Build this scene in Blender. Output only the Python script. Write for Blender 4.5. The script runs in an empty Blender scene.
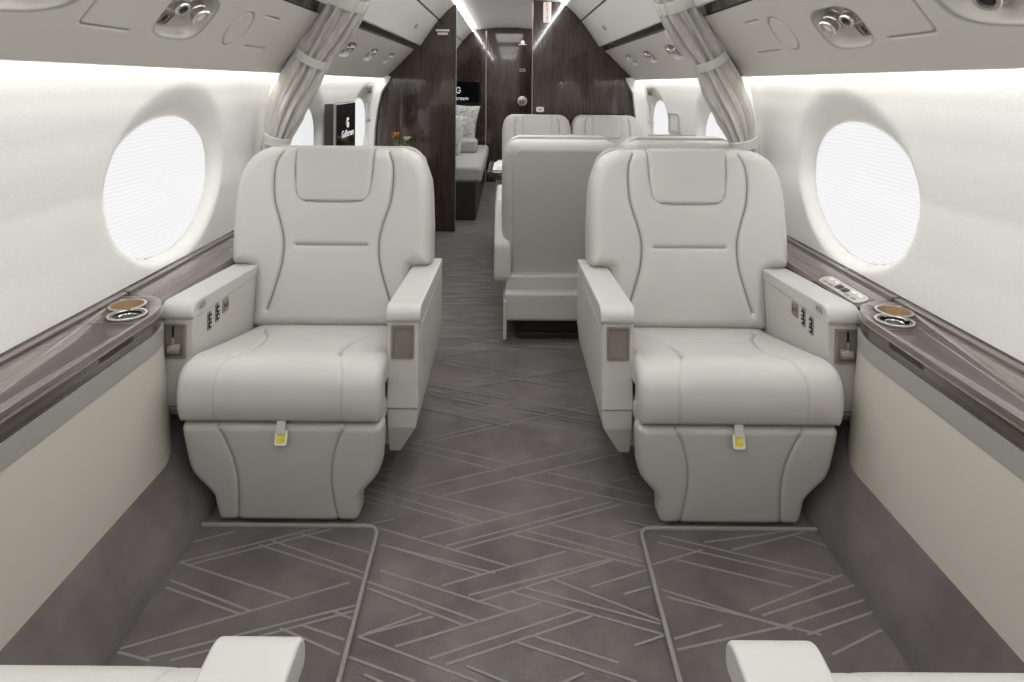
import bpy, bmesh, math, random
import numpy as np
from mathutils import Vector, Matrix
random.seed(4)
SC = bpy.context.scene
COL = SC.collection
PI = math.pi

# ------------------------------------------------------------------ materials
def new_mat(name, color, rough=.5, metal=0, spec=.5, coat=0, emis=None, estr=0):
    m = bpy.data.materials.new(name); m.use_nodes = True
    b = m.node_tree.nodes['Principled BSDF']
    b.inputs['Base Color'].default_value = (*color, 1)
    b.inputs['Roughness'].default_value = rough
    b.inputs['Metallic'].default_value = metal
    b.inputs['Specular IOR Level'].default_value = spec
    b.inputs['Coat Weight'].default_value = coat
    b.inputs['Coat Roughness'].default_value = .03
    if emis:
        b.inputs['Emission Color'].default_value = (*emis, 1)
        b.inputs['Emission Strength'].default_value = estr
    return m
def nodes(m): return m.node_tree.nodes, m.node_tree.links, m.node_tree.nodes['Principled BSDF']
def coords(m, scale=(1,1,1), rot=(0,0,0), kind='Object'):
    N, L, b = nodes(m)
    tc = N.new('ShaderNodeTexCoord'); mp = N.new('ShaderNodeMapping')
    mp.inputs['Scale'].default_value = scale; mp.inputs['Rotation'].default_value = rot
    L.new(tc.outputs[kind], mp.inputs['Vector']); return mp.outputs['Vector']
def noise(m, vec, scale, detail=4, rough=.55):
    N, L, b = nodes(m)
    n = N.new('ShaderNodeTexNoise'); n.inputs['Scale'].default_value = scale
    n.inputs['Detail'].default_value = detail; n.inputs['Roughness'].default_value = rough
    L.new(vec, n.inputs['Vector']); return n.outputs['Fac']
def ramp(m, fac, stops):
    N, L, b = nodes(m)
    r = N.new('ShaderNodeValToRGB')
    e = r.color_ramp.elements
    e[0].position, e[0].color = stops[0][0], (*stops[0][1], 1)
    e[1].position, e[1].color = stops[-1][0], (*stops[-1][1], 1)
    for p, c in stops[1:-1]:
        k = e.new(p); k.color = (*c, 1)
    L.new(fac, r.inputs['Fac']); return r.outputs['Color']
def bump(m, fac, strength, dist):
    N, L, b = nodes(m)
    n = N.new('ShaderNodeBump'); n.inputs['Strength'].default_value = strength; n.inputs['Distance'].default_value = dist
    L.new(fac, n.inputs['Height']); L.new(n.outputs['Normal'], b.inputs['Normal'])

def leather(name, color, rough=.42):
    m = new_mat(name, color, rough, spec=.35)
    f = noise(m, coords(m), 420, 3)
    bump(m, f, .12, .0006)
    return m
M = {}
M['leather'] = leather('seat_leather', (.51,.50,.475))
def add_groove_shade(m):  # mixes a dark groove shade into the base colour
    N, L, b = nodes(m)
    a = N.new('ShaderNodeAttribute'); a.attribute_name = 'groove_shade'
    mx = N.new('ShaderNodeMix'); mx.data_type = 'RGBA'
    mx.inputs['A'].default_value = b.inputs['Base Color'].default_value[:]
    mx.inputs['B'].default_value = (.15,.145,.13,1)
    L.new(a.outputs['Fac'], mx.inputs['Factor']); L.new(mx.outputs['Result'], b.inputs['Base Color'])
add_groove_shade(M['leather'])
M['seam'] = leather('seat_stitching', (.17,.165,.15), .6)
M['console'] = leather('console_leather', (.51,.497,.467), .45)
M['taupe'] = leather('taupe_leather', (.49,.475,.45), .45)
M['taupe2'] = new_mat('pocket_taupe', (.20,.18,.15), .4)
M['panel'] = leather('sidewall_leather', (.52,.49,.43), .5)
M['wall'] = new_mat('wall_fabric', (.80,.795,.77), .75, spec=.2)
f = noise(M['wall'], coords(M['wall'], (1,9,60)), 9, 6, .7)
bump(M['wall'], f, .35, .002)
N_, L_, b_ = nodes(M['wall'])
L_.new(ramp(M['wall'], f, [(.3,(.76,.75,.72)),(.7,(.83,.825,.80))]), b_.inputs['Base Color'])
M['shell'] = new_mat('overhead_shell', (.61,.59,.545), .42, spec=.35)
M['shell_lines'] = new_mat('overhead_shell_panel', (.61,.59,.545), .42, spec=.35); add_groove_shade(M['shell_lines'])
M['shell_edge'] = new_mat('shell_gap', (.22,.21,.19), .6)
M['bin'] = new_mat('bin_shell', (.72,.71,.68), .45, spec=.35)
M['ceiling'] = new_mat('ceiling_white', (.85,.85,.84), .5, spec=.3)
def wood(name, c1, c2, scale, rough, coat, bscale=(60,60,2.2)):
    m = new_mat(name, c1, rough, coat=coat, spec=.5)
    N, L, b = nodes(m)
    f = noise(m, coords(m, bscale), scale, 6, .65)
    L.new(ramp(m, f, [(.32,c1),(.68,c2)]), b.inputs['Base Color'])
    return m
M['wood'] = wood('gloss_dark_wood', (.020,.012,.010), (.058,.037,.030), 1, .10, .8)
M['ledge_wood'] = wood('ledge_veneer', (.085,.069,.060), (.20,.168,.150), 1, .24, .6, (120,2.0,120))
M['fascia_wood'] = wood('fascia_veneer', (.035,.027,.024), (.10,.08,.07), 1, .18, .6, (50,2.0,160))
M['greyband'] = new_mat('grey_trim', (.33,.32,.295), .45)
M['black'] = new_mat('black_gloss', (.004,.004,.005), .08)
M['blackm'] = new_mat('black_matte', (.02,.018,.017), .5)
M['bronze'] = new_mat('bronze_metal', (.36,.32,.27), .35, .65)
M['gold'] = new_mat('gold_lining', (.55,.40,.24), .4, .4)
M['chrome'] = new_mat('chrome', (.75,.74,.72), .15, 1)
M['nickel'] = new_mat('brushed_nickel', (.62,.59,.55), .3, .9)
M['white'] = new_mat('white_plastic', (.78,.78,.76), .4)
M['yellow'] = new_mat('yellow_sticker', (.75,.62,.04), .5)
M['red'] = new_mat('sign_red', (.55,.03,.02), .5)
M['textlit'] = new_mat('screen_text', (.8,.8,.8), .5, emis=(1,1,1), estr=.4)
M['glass'] = new_mat('lens_glass', (.75,.75,.72), .1, emis=(1,.96,.9), estr=.15)
M['cord'] = new_mat('mat_piping', (.24,.225,.215), .9)
M['line'] = new_mat('carpet_line', (.225,.212,.203), .95, spec=.1)
M['led'] = new_mat('led_strip', (1,1,1), .5, emis=(1,1,.995), estr=13.5)
M['cled'] = new_mat('ceiling_led', (1,1,1), .5, emis=(1,1,1), estr=22)
def carpet(name, a, b2):
    m = new_mat(name, a, .95, spec=.1)
    N, L, b = nodes(m)
    v = coords(m)
    big = noise(m, v, 5.5, 4, .6); fine = noise(m, v, 600, 2)
    L.new(ramp(m, big, [(.33,a),(.66,b2)]), b.inputs['Base Color'])
    b.inputs['Sheen Weight'].default_value = .25
    b.inputs['Sheen Roughness'].default_value = .5
    bump(m, fine, .5, .002); return m
M['carpet'] = carpet('carpet', (.092,.081,.078), (.160,.144,.138))
M['carpet3'] = carpet('carpet_insert_pile', (.084,.073,.071), (.134,.118,.113))
M['carpet2'] = carpet('carpet_dark', (.100,.088,.085), (.165,.147,.142))
# streaked weave of the aft aisle
M['streak'] = new_mat('carpet_streak', (.2,.2,.2), .95, spec=.1)
N_, L_, b_ = nodes(M['streak'])
f = noise(M['streak'], coords(M['streak'], (2.2,16,1)), 2.4, 5, .65)
L_.new(ramp(M['streak'], f, [(.3,(.105,.096,.092)),(.55,(.185,.172,.166)),(.75,(.27,.255,.245))]), b_.inputs['Base Color'])
# curtains
M['curtain'] = new_mat('curtain_fabric', (.56,.54,.50), .7, spec=.2)
f = noise(M['curtain'], coords(M['curtain'], (14,14,5)), 2.0, 3)
L_ = M['curtain'].node_tree.links
L_.new(ramp(M['curtain'], f, [(.3,(.50,.48,.445)),(.7,(.60,.585,.55))]), M['curtain'].node_tree.nodes['Principled BSDF'].inputs['Base Color'])
M['tie'] = leather('curtain_tie', (.62,.61,.57), .5)
# pleated shades, day behind them
M['shade'] = new_mat('window_shade', (.8,.8,.8), .6)
N_, L_, b_ = nodes(M['shade'])
w = N_.new('ShaderNodeTexWave'); w.wave_type = 'BANDS'; w.bands_direction = 'Z'
w.inputs['Scale'].default_value = 26; w.inputs['Distortion'].default_value = 3.5; w.inputs['Detail'].default_value = 2; w.inputs['Detail Scale'].default_value = .95
L_.new(coords(M['shade'], (1,.35,1)), w.inputs['Vector'])
c = ramp(M['shade'], w.outputs['Fac'], [(.0,(.93,.94,.95)),(.5,(1.0,1.0,1.0)),(1,(1.03,1.04,1.05))])
L_.new(c, b_.inputs['Emission Color']); b_.inputs['Emission Strength'].default_value = .8
M['shade'].node_tree.nodes['Principled BSDF'].inputs['Base Color'].default_value = (.12,.12,.12,1)
M['pillow'] = new_mat('patterned_pillow', (.5,.5,.48), .85)
N_, L_, b_ = nodes(M['pillow'])
f = noise(M['pillow'], coords(M['pillow'], (1,1,1)), 28, 3)
L_.new(ramp(M['pillow'], f, [(.42,(.34,.335,.32)),(.5,(.62,.615,.6)),(.6,(.45,.44,.42))]), b_.inputs['Base Color'])
M['sofa'] = new_mat('sofa_fabric', (.42,.415,.40), .7)
M['green'] = new_mat('stem_green', (.12,.20,.05), .5)
M['orange'] = new_mat('lily_orange', (.75,.38,.10), .5)
M['petal'] = new_mat('white_petal', (.82,.84,.66), .5)

# ------------------------------------------------------------------ mesh helpers
def link(o, parent=None):
    COL.objects.link(o)
    if parent is not None: o.parent = parent
    return o
def tag(o, label=None, cat=None, group=None, kind=None):
    if label: o['label'] = label
    if cat: o['category'] = cat
    if group: o['group'] = group
    if kind: o['kind'] = kind
    return o
def thing(name, label, cat, loc=(0,0,0), rz=0, group=None):
    o = bpy.data.objects.new(name, None); o.location = loc; o.rotation_euler = (0,0,rz)
    o.empty_display_size = .05
    return tag(link(o), label, cat, group)
def raw(name, V, F, mats, parent=None, smooth=True, mi=None, sharp=None):
    me = bpy.data.meshes.new(name)
    V = np.asarray(V, dtype=np.float32)
    me.from_pydata([tuple(v) for v in V.tolist()], [], F)
    if not isinstance(mats, (list, tuple)): mats = [mats]
    for m in mats: me.materials.append(m)
    if smooth: me.polygons.foreach_set('use_smooth', [True]*len(me.polygons))
    if mi is not None: me.polygons.foreach_set('material_index', mi)
    me.update()
    if sharp: me.set_sharp_from_angle(angle=math.radians(sharp))
    return link(bpy.data.objects.new(name, me), parent)
def finish(bm, name, mats, parent=None, smooth=True, sharp=32, wn=False):
    bmesh.ops.recalc_face_normals(bm, faces=bm.faces[:])
    me = bpy.data.meshes.new(name); bm.to_mesh(me); bm.free()
    if not isinstance(mats, (list, tuple)): mats = [mats]
    for m in mats: me.materials.append(m)
    if smooth: me.polygons.foreach_set('use_smooth', [True]*len(me.polygons))
    if smooth: me.set_sharp_from_angle(angle=math.radians(sharp))
    o = link(bpy.data.objects.new(name, me), parent)
    if wn:
        w = o.modifiers.new('wn', 'WEIGHTED_NORMAL'); w.keep_sharp = True
    return o
def add_box(bm, x0,x1,y0,y1,z0,z1, bev=0, seg=3, mi=0):
    r = bmesh.ops.create_cube(bm, size=1)
    for v in r['verts']:
        v.co = Vector(((x0+x1)/2+v.co.x*(x1-x0), (y0+y1)/2+v.co.y*(y1-y0), (z0+z1)/2+v.co.z*(z1-z0)))
    fs = set(f for v in r['verts'] for f in v.link_faces)
    for f in fs: f.material_index = mi
    if bev:
        es = list(set(e for v in r['verts'] for e in v.link_edges))
        bmesh.ops.bevel(bm, geom=es, offset=bev, segments=seg, profile=.5, affect='EDGES')
def box(name, x0,x1,y0,y1,z0,z1, mat, parent=None, bev=.003, seg=3):
    bm = bmesh.new(); add_box(bm, min(x0,x1),max(x0,x1),y0,y1,z0,z1,bev,seg)
    return finish(bm, name, mat, parent, wn=True)
def prism(name, poly, axis, a, b, mat, parent=None, bev=.003, seg=3, sx=1):
    """poly in the two other axes (x: (y,z); y: (x,z); z: (x,y))"""
    bm = bmesh.new()
    def P(p, t):
        if axis == 'x': return Vector((t*sx, p[0], p[1]))
        if axis == 'y': return Vector((p[0]*sx, t, p[1]))
        return Vector((p[0]*sx, p[1], t))
    A = [bm.verts.new(P(p,a)) for p in poly]; B = [bm.verts.new(P(p,b)) for p in poly]
    n = len(poly)
    bm.faces.new(A); bm.faces.new(B[::-1])
    for i in range(n): bm.faces.new((A[i],B[i],B[(i+1)%n],A[(i+1)%n]))
    bmesh.ops.recalc_face_normals(bm, faces=bm.faces[:])
    if bev:
        es = [e for e in bm.edges if len(e.link_faces)==2 and e.calc_face_angle(0) > .45]
        bmesh.ops.bevel(bm, geom=es, offset=bev, segments=seg, profile=.5, affect='EDGES', clamp_overlap=True)
    return finish(bm, name, mat, parent, wn=True)
def add_tube(bm, pts, r, n=8, closed=False, mi=0):
    pts = [Vector(p) for p in pts]; rings = []
    m = len(pts)
    for i, p in enumerate(pts):
        a = pts[(i-1) % m] if (closed or i > 0) else pts[i]
        c = pts[(i+1) % m] if (closed or i < m-1) else pts[i]
        d = (c-a).normalized()
        up = Vector((0,0,1)) if abs(d.z) < .9 else Vector((1,0,0))
        s = d.cross(up).normalized(); u = s.cross(d)
        rr = r[i] if isinstance(r, (list,tuple)) else r
        rings.append([bm.verts.new(p + s*math.cos(2*PI*k/n)*rr + u*math.sin(2*PI*k/n)*rr) for k in range(n)])
    for i in range(m if closed else m-1):
        R0, R1 = rings[i], rings[(i+1) % m]
        for k in range(n):
            f = bm.faces.new((R0[k],R0[(k+1)%n],R1[(k+1)%n],R1[k])); f.material_index = mi
    if not closed:
        for R_ in (rings[0], rings[-1][::-1]):
            f = bm.faces.new(R_); f.material_index = mi
def tube(name, pts, r, mat, parent=None, n=8, closed=False):
    bm = bmesh.new(); add_tube(bm, pts, r, n, closed); return finish(bm, name, mat, parent, sharp=50)
def lathe(name, prof, mat, parent=None, n=32, mtx=None, cap=True):
    bm = bmesh.new(); rings = []
    for r, z in prof: rings.append([bm.verts.new((r*math.cos(2*PI*k/n), r*math.sin(2*PI*k/n), z)) for k in range(n)])
    for a, b in zip(rings[:-1], rings[1:]):
        for k in range(n): bm.faces.new((a[k],a[(k+1)%n],b[(k+1)%n],b[k]))
    if cap:
        bm.faces.new(rings[0]); bm.faces.new(rings[-1])
    if mtx is not None: bmesh.ops.transform(bm, matrix=mtx, verts=bm.verts[:])
    return finish(bm, name, mat, parent)
def frame_mtx(origin, xa, za):
    """matrix: local x -> xa, local z -> za"""
    z = Vector(za).normalized(); x = Vector(xa).normalized(); x = (x - z*x.dot(z)).normalized(); y = z.cross(x)
    m = Matrix((x,y,z)).transposed().to_4x4(); m.translation = Vector(origin); return m
def rrect(w, h, r, n=6):
    out = []
    for cx, cy, a0 in ((w/2-r,h/2-r,0),(-w/2+r,h/2-r,PI/2),(-w/2+r,-h/2+r,PI),(w/2-r,-h/2+r,1.5*PI)):
        for k in range(n+1):
            a = a0 + PI/2*k/n; out.append((cx+r*math.cos(a), cy+r*math.sin(a)))
    return out
def plate(name, w, h, r, t, mtx, mat, parent=None, bev=.0008):
    """rounded plate in local xy, thickness t along +z"""
    bm = bmesh.new(); P = rrect(w,h,r)
    A = [bm.verts.new((x,y,0)) for x,y in P]; B = [bm.verts.new((x,y,t)) for x,y in P]; n=len(P)
    bm.faces.new(A[::-1]); f=bm.faces.new(B)
    for i in range(n): bm.faces.new((A[i],A[(i+1)%n],B[(i+1)%n],B[i]))
    if bev: bmesh.ops.bevel(bm, geom=list(f.edges), offset=bev, segments=2, profile=.5, affect='EDGES')
    bmesh.ops.transform(bm, matrix=mtx, verts=bm.verts[:])
    return finish(bm, name, mat, parent, wn=True)
def ring(name, w, h, r, t, depth, mtx, mat, parent=None):
    """rounded rectangular frame of bar width t"""
    bm = bmesh.new(); P = rrect(w,h,r); Q = rrect(w-2*t,h-2*t,max(r-t,.001)); n=len(P)
    a=[bm.verts.new((x,y,0)) for x,y in P]; b=[bm.verts.new((x,y,depth)) for x,y in P]
    c=[bm.verts.new((x,y,depth)) for x,y in Q]; d=[bm.verts.new((x,y,0)) for x,y in Q]
    for i in range(n):
        j=(i+1)%n
        for p,q in ((a,b),(b,c),(c,d),(d,a)): bm.faces.new((p[i],p[j],q[j],q[i]))
    bmesh.ops.transform(bm, matrix=mtx, verts=bm.verts[:])
    return finish(bm, name, mat, parent)
def text(name, s, size, mtx, mat, parent=None, ext=.0005, squash=1):
    cu = bpy.data.curves.new(name+'_c', 'FONT'); cu.body = s; cu.size = size; cu.align_x='CENTER'; cu.align_y='CENTER'; cu.extrude = ext
    cu.space_line = .8
    t = bpy.data.objects.new(name+'_c', cu); COL.objects.link(t)
    dg = bpy.context.evaluated_depsgraph_get(); me = bpy.data.meshes.new_from_object(t.evaluated_get(dg))
    bpy.data.objects.remove(t); bpy.data.curves.remove(cu)
    me.name = name; me.materials.clear(); me.materials.append(mat)
    me.transform(mtx @ Matrix.Diagonal((squash,1,1,1)))
    return link(bpy.data.objects.new(name, me), parent)
def smooth01(t): t = np.clip(t,0,1); return t*t*(3-2*t)
def segdist(U, V, poly, closed=False):
    P = np.asarray(poly, float); D = np.full(U.shape, 1e9)
    n = len(P)
    for i in range(n if closed else n-1):
        a = P[i]; b = P[(i+1)%n]; d = b-a; L2 = (d*d).sum()+1e-12
        t = np.clip(((U-a[0])*d[0]+(V-a[1])*d[1])/L2, 0, 1)
        D = np.minimum(D, np.hypot(U-a[0]-t*d[0], V-a[1]-t*d[1]))
    return D
def spline(pts, n=12):
    P = [np.array(p, float) for p in pts]; P = [2*P[0]-P[1]]+P+[2*P[-1]-P[-2]]; out = []
    for i in range(1, len(P)-2):
        for k in range(n):
            t = k/n
            out.append(.5*((2*P[i])+(-P[i-1]+P[i+1])*t+(2*P[i-1]-5*P[i]+4*P[i+1]-P[i+2])*t*t+(-P[i-1]+3*P[i]-3*P[i+1]+P[i+2])*t**3))
    out.append(P[-2]); return [tuple(p) for p in out]
def pad(name, v0, v1, ext, nu, nv, R, T, mapf, mat, parent, bulge=0, grooves=(), seamw=.0016, inner=None):
    t = np.linspace(0,1,nv); vs = v0+(v1-v0)*(.55*t+.45*(.5-.5*np.cos(PI*t)))
    t = np.linspace(0,1,nu); ss = .6*t+.4*(.5-.5*np.cos(PI*t))
    UL = np.array([ext(v)[0] for v in vs]); UR = np.array([ext(v)[1] for v in vs])
    if inner:
        q = 2*ss-1; s0 = .80
        U = np.where(np.abs(q)<=s0, q/s0*inner, np.sign(q)*(inner+(UR[:,None]-inner)*(np.abs(q)-s0)/(1-s0)))
    else: U = UL[:,None]*(1-ss)[None,:]+UR[:,None]*ss[None,:]
    V = np.repeat(vs[:,None], nu, 1)
    k = max(1, nv//90); idx = list(range(0,nv,k));
    if idx[-1] != nv-1: idx.append(nv-1)
    out = [(UL[i],vs[i]) for i in idx]+[(UR[i],vs[i]) for i in idx[::-1]]
    d = segdist(U,V,out,True); q = np.clip(d/R,0,1)
    h = T-R+R*np.sqrt(np.clip(1-(1-q)**2,0,1)) + bulge*(1-np.exp(-d/.07))
    st = np.zeros(U.shape)
    for poly, dep, wid in grooves:
        g = segdist(U,V,poly)
        # fade near the ends of an open seam
        h -= dep*(.55*np.exp(-(g/wid)**2)+.45*np.exp(-g/(3.2*wid)))
        st = np.maximum(st, np.clip(dep/.008,.25,1)*np.exp(-(g/(seamw*1.15))**2))  # mask for the shade painted along the seam grooves
    X,Y,Z = mapf(U,V,h); X0,Y0,Z0 = mapf(U,V,np.zeros_like(h))
    n = nu*nv
    verts = np.concatenate([np.stack([X,Y,Z],-1).reshape(-1,3), np.stack([X0,Y0,Z0],-1).reshape(-1,3)])
    F=[]; MI=[]
    for j in range(nv-1):
        for i in range(nu-1):
            a=j*nu+i; F.append((a,a+1,a+nu+1,a+nu)); MI.append(0)
    for j in range(nv-1):
        for i in range(nu-1):
            a=n+j*nu+i; F.append((a,a+nu,a+nu+1,a+1)); MI.append(0)
    loop = [i for i in range(nu)]+[j*nu+nu-1 for j in range(1,nv)]+[(nv-1)*nu+i for i in range(nu-2,-1,-1)]+[j*nu for j in range(nv-2,0,-1)]
    for a,b in zip(loop, loop[1:]+loop[:1]): F.append((a,n+a,n+b,b)); MI.append(0)
    o = raw(name, verts, F, mat, parent, sharp=55)
    at = o.data.attributes.new('groove_shade','FLOAT','POINT'); at.data.foreach_set('value', np.concatenate([st.ravel(), np.zeros(n)]).astype(np.float32))
    return o
def tab(pts):
    xs=[p[0] for p in pts]; ys=[p[1] for p in pts]
    return lambda v: float(np.interp(v, xs, ys))
def copy_tree(o, parent=None):
    c = o.copy(); COL.objects.link(c); c.parent = parent
    for ch in list(o.children): copy_tree(ch, c)
    return c

# ------------------------------------------------------------------ the cabin shell
Y0, YB, YF = -2.2, 4.96, 7.5
def wall_x(z): return float(np.interp(z, [.0,.4,.575,.7,.85,1.0,1.1,1.19,1.24], [1.05,1.055,1.06,1.068,1.068,1.052,1.035,1.012,1.002]))
WY = [.72, 2.02, 3.32, 4.62]
def make_wall(side, sg):
    ys = np.arange(Y0, YF+.001, .0125); zs = np.linspace(.45, 1.235, 66)
    Yg, Zg = np.meshgrid(ys, zs, indexing='ij')
    X = np.vectorize(wall_x)(Zg)
    for yc in WY:
        ri = np.sqrt(((Yg-yc)/.315)**2+((Zg-.82)/.22)**2)
        ro = np.sqrt(((Yg-yc)/.35)**2+((Zg-.865)/.285)**2)
        t = np.clip((ri-1)/np.maximum((ri-1)+(1-ro),1e-6),0,1); t = np.where(ri<=1,0,np.where(ro>=1,1,t))
        X = X + .05*(1-smooth01(t**.8))
    ny, nz = X.shape
    V = np.stack([X*sg, Yg, Zg], -1).reshape(-1,3)
    F = [(i*nz+j, (i+1)*nz+j, (i+1)*nz+j+1, i*nz+j+1) for i in range(ny-1) for j in range(nz-1)]
    return tag(raw('wall_'+side, V, F, M['wall']), kind='structure')
make_wall('left', -1); make_wall('right', 1)
n_win = 0
for sg in (-1, 1):
    for yc in WY:
        n_win += 1
        # oval frame lip with the pleated shade inside it
        bm = bmesh.new(); pts = []
        for k in range(72):
            a = 2*PI*k/72; z = .82+.217*math.sin(a); pts.append((sg*(wall_x(z)+.047), yc+.312*math.cos(a), z))
        add_tube(bm, pts, .0035, 6, True)
        w = finish(bm, 'window_%d' % n_win, M['white']); tag(w, kind='structure')
        V=[]; F=[]
        nr, na = 10, 72
        V.append((sg*(wall_x(.82)+.044), yc, .82))
        for r in range(1,nr+1):
            for k in range(na):
                a=2*PI*k/na; z=.82+.217*math.sin(a)*r/nr; V.append((sg*(wall_x(z)+.044), yc+.312*math.cos(a)*r/nr, z))
        for k in range(na): F.append((0,1+k,1+(k+1)%na))
        for r in range(nr-1):
            for k in range(na): F.append((1+r*na+k,1+(r+1)*na+k,1+(r+1)*na+(k+1)%na,1+r*na+(k+1)%na))
        raw('window_shade', V, F, M['shade'], w)

# overhead service panels (psu) with their shallow recesses
A0, A1 = np.array([.962,1.187]), np.array([.74,1.41]); SD = (A1-A0)/np.linalg.norm(A1-A0); SL = float(np.linalg.norm(A1-A0))
SN = np.array([SD[1], -SD[0]])         # towards the outside of the fuselage (away from the cabin)
if SN[0] < 0: SN = -SN
def psu_pt(sg, y, s, off=0):
    """point on the panel; off > 0 goes into the cabin"""
    p = A0 + SD*s - SN*off; return (sg*p[0], y, p[1])
def psu_frame(sg, y, s, off=0):
    n = (-SN[0]*sg, 0, -SN[1])
    return frame_mtx(psu_pt(sg,y,s,off), (0,1,0), n)
REC = {-1: [(1.650,.176,.118,.076,.25),(.90,.195,.34,.09,.0)], 1: [(1.665,.156,.113,.070,.25),(.92,.182,.34,.09,0)]}
FAR = [3.28, 3.83, 4.40]
def make_psu(side, sg, tn):
    ys = np.concatenate([np.arange(Y0,.5,.05), np.arange(.5,2.3,.004), np.arange(2.3,3.1,.05), np.arange(3.1,4.7,.012), np.arange(4.7,YF+.01,.1)])
    ss = np.linspace(0,SL,110)
    Yg, Sg = np.meshgrid(ys, ss, indexing='ij'); D = np.zeros_like(Yg)
    def dish(yc, sc, hy, hs, skew, dep):
        y = (Yg-yc) - skew*(Sg-sc)*(-1)
        r = (np.abs(y/hy)**3.2+np.abs((Sg-sc)/hs)**3.2)**(1/3.2)
        return dep*(1-smooth01((r-.80)/.20)) + .0018*np.exp(-((r-1.0)/.018)**2)*(dep>.025)
    rimg = np.zeros_like(Yg)
    for (yc,sc,hy,hs,k) in REC[sg]:
        y_ = (Yg-yc)+k*(Sg-sc); r_ = (np.abs(y_/hy)**3.2+np.abs((Sg-sc)/hs)**3.2)**(1/3.2)
        rimg = np.maximum(rimg, .65*np.exp(-((r_-1.0)*min(hy,hs)/.0022)**2))
    for (yc,sc,hy,hs,k) in REC[sg]: D = np.maximum(D, dish(yc,sc,hy,hs,k,.03))
    for yc in FAR: D = np.maximum(D, dish(yc,.182,.10,.05,.3,.02))
    # hairline gaps: oval cover and access doors
    def loop(y0,y1,s0,s1,r=.012):
        return [(y0,s0),(y1,s0),(y1,s1),(y0,s1)]
    oy = 1.965 if sg < 0 else 1.985
    ov = [(oy+.062*math.cos(a)-.02*math.sin(a), .172+.068*math.sin(a)) for a in np.linspace(0,2*PI,40)]
    gap = segdist(Yg,Sg,ov)
    d0 = 1.30 if sg < 0 else 1.34
    gap = np.minimum(gap, segdist(Yg,Sg,[(d0+.17,.107),(d0+.012,.107),(d0,.115),(d0-.03,.25)]))
    gap = np.minimum(gap, segdist(Yg,Sg,[(2.06,.243),(2.17,.243)])); gap = np.minimum(gap, segdist(Yg,Sg,[(2.11,.112),(2.29,.112)]))
    D = D + .004*np.exp(-(gap/.0036)**2)
    P = A0[None,None,:] + SD[None,None,:]*Sg[...,None] + SN[None,None,:]*D[...,None]
    V = np.stack([P[...,0]*sg, Yg, P[...,1]], -1).reshape(-1,3)
    ny,nz = Yg.shape
    F = [(i*nz+j, i*nz+j+1, (i+1)*nz+j+1, (i+1)*nz+j) for i in range(ny-1) for j in range(nz-1)]
    o = raw('trim_%d' % tn, V, F, M['shell_lines']); tag(o, kind='structure')
    at = o.data.attributes.new('groove_shade','FLOAT','POINT'); at.data.foreach_set('value', np.maximum(.8*np.exp(-(gap/.0026)**2),rimg).ravel().astype(np.float32))  # shade of the gaps and recess rims, painted into the panel colour
    # return lip at the bottom edge and at the top edge
    def strip(name, prof, mat, parent):
        V=[]; F=[]; n=len(prof)
        for y in (Y0, YF):
            for x,z in prof: V.append((sg*x,y,z))
        for j in range(n-1): F.append((j,j+1,n+j+1,n+j))
        return raw(name, V, F, mat, parent, smooth=False)
    strip('lip', [(.962,1.187),(.963,1.184),(.968,1.184),(.971,1.19),(.968,1.222),(.968,1.28),(.96,1.30)], M['shell'], o)
    strip('light_strip', [(.970,1.222),(1.004,1.222)], M['led'], o)
    strip('top_return', [(.74,1.41),(.745,1.413),(.765,1.408),(.79,1.44)], M['shell'], o)
    strip('wood_strip', [(.765,1.407),(.722,1.468)], M['fascia_wood'], o)
    return o
make_psu('left', -1, 1); make_psu('right', 1, 2)
def profile_strip(name, prof, mat, y0, y1, sg=1, parent=None, sub=1):
    V=[]; F=[]; n=len(prof); ys=np.linspace(y0,y1,max(2,sub+1))
    for y in ys:
        for x,z in prof: V.append((sg*x,y,z))
    for k in range(len(ys)-1):
        for j in range(n-1): F.append((k*n+j,k*n+j+1,(k+1)*n+j+1,(k+1)*n+j))
    return raw(name, V, F, mat, parent, sharp=25)
for sg, tn in ((-1,3),(1,4)):
    o = tag(profile_strip('trim_%d' % tn, [(.722,1.468),(.70,1.441),(.69,1.445),(.66,1.492),(.61,1.562),(.556,1.636)], M['bin'], Y0, YF, sg), kind='structure')
    profile_strip('groove', [(.556,1.636),(.562,1.645),(.547,1.650)], M['shell_edge'], Y0, YF, sg, o)
    profile_strip('upper_cove', [(.547,1.646),(.50,1.70),(.455,1.742),(.425,1.762),(.41,1.790)], M['bin'], Y0, YF, sg, o)
    l = profile_strip('light_strip', [(.4245,1.7605),(.409,1.780)], M['cled'], Y0, YF, sg, o)
tag(profile_strip('ceiling', [(.412,1.789),(.385,1.789),(.36,1.785),(.27,1.794),(.14,1.803),(0,1.808),(-.14,1.803),(-.27,1.794),(-.36,1.785),(-.385,1.789),(-.412,1.789)], M['ceiling'], Y0, YF), kind='structure')
# walls behind the camera
def bulkhead_poly():
    s = [(1.03,0),(1.07,.6),(1.07,.85),(1.06,1.0),(1.03,1.18),(.99,1.22),(.79,1.42),(.73,1.46),(.70,1.45),(.62,1.56),(.556,1.645),(.50,1.705),(.425,1.768),(.36,1.80),(.27,1.80)]
    return s
bp = bulkhead_poly()
full = bp + [(0,1.82)] + [(-x,z) for x,z in bp[::-1]]
tag(prism('wall_back', full, 'y', Y0-.05, Y0, M['bin'], bev=0), kind='structure')

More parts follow.
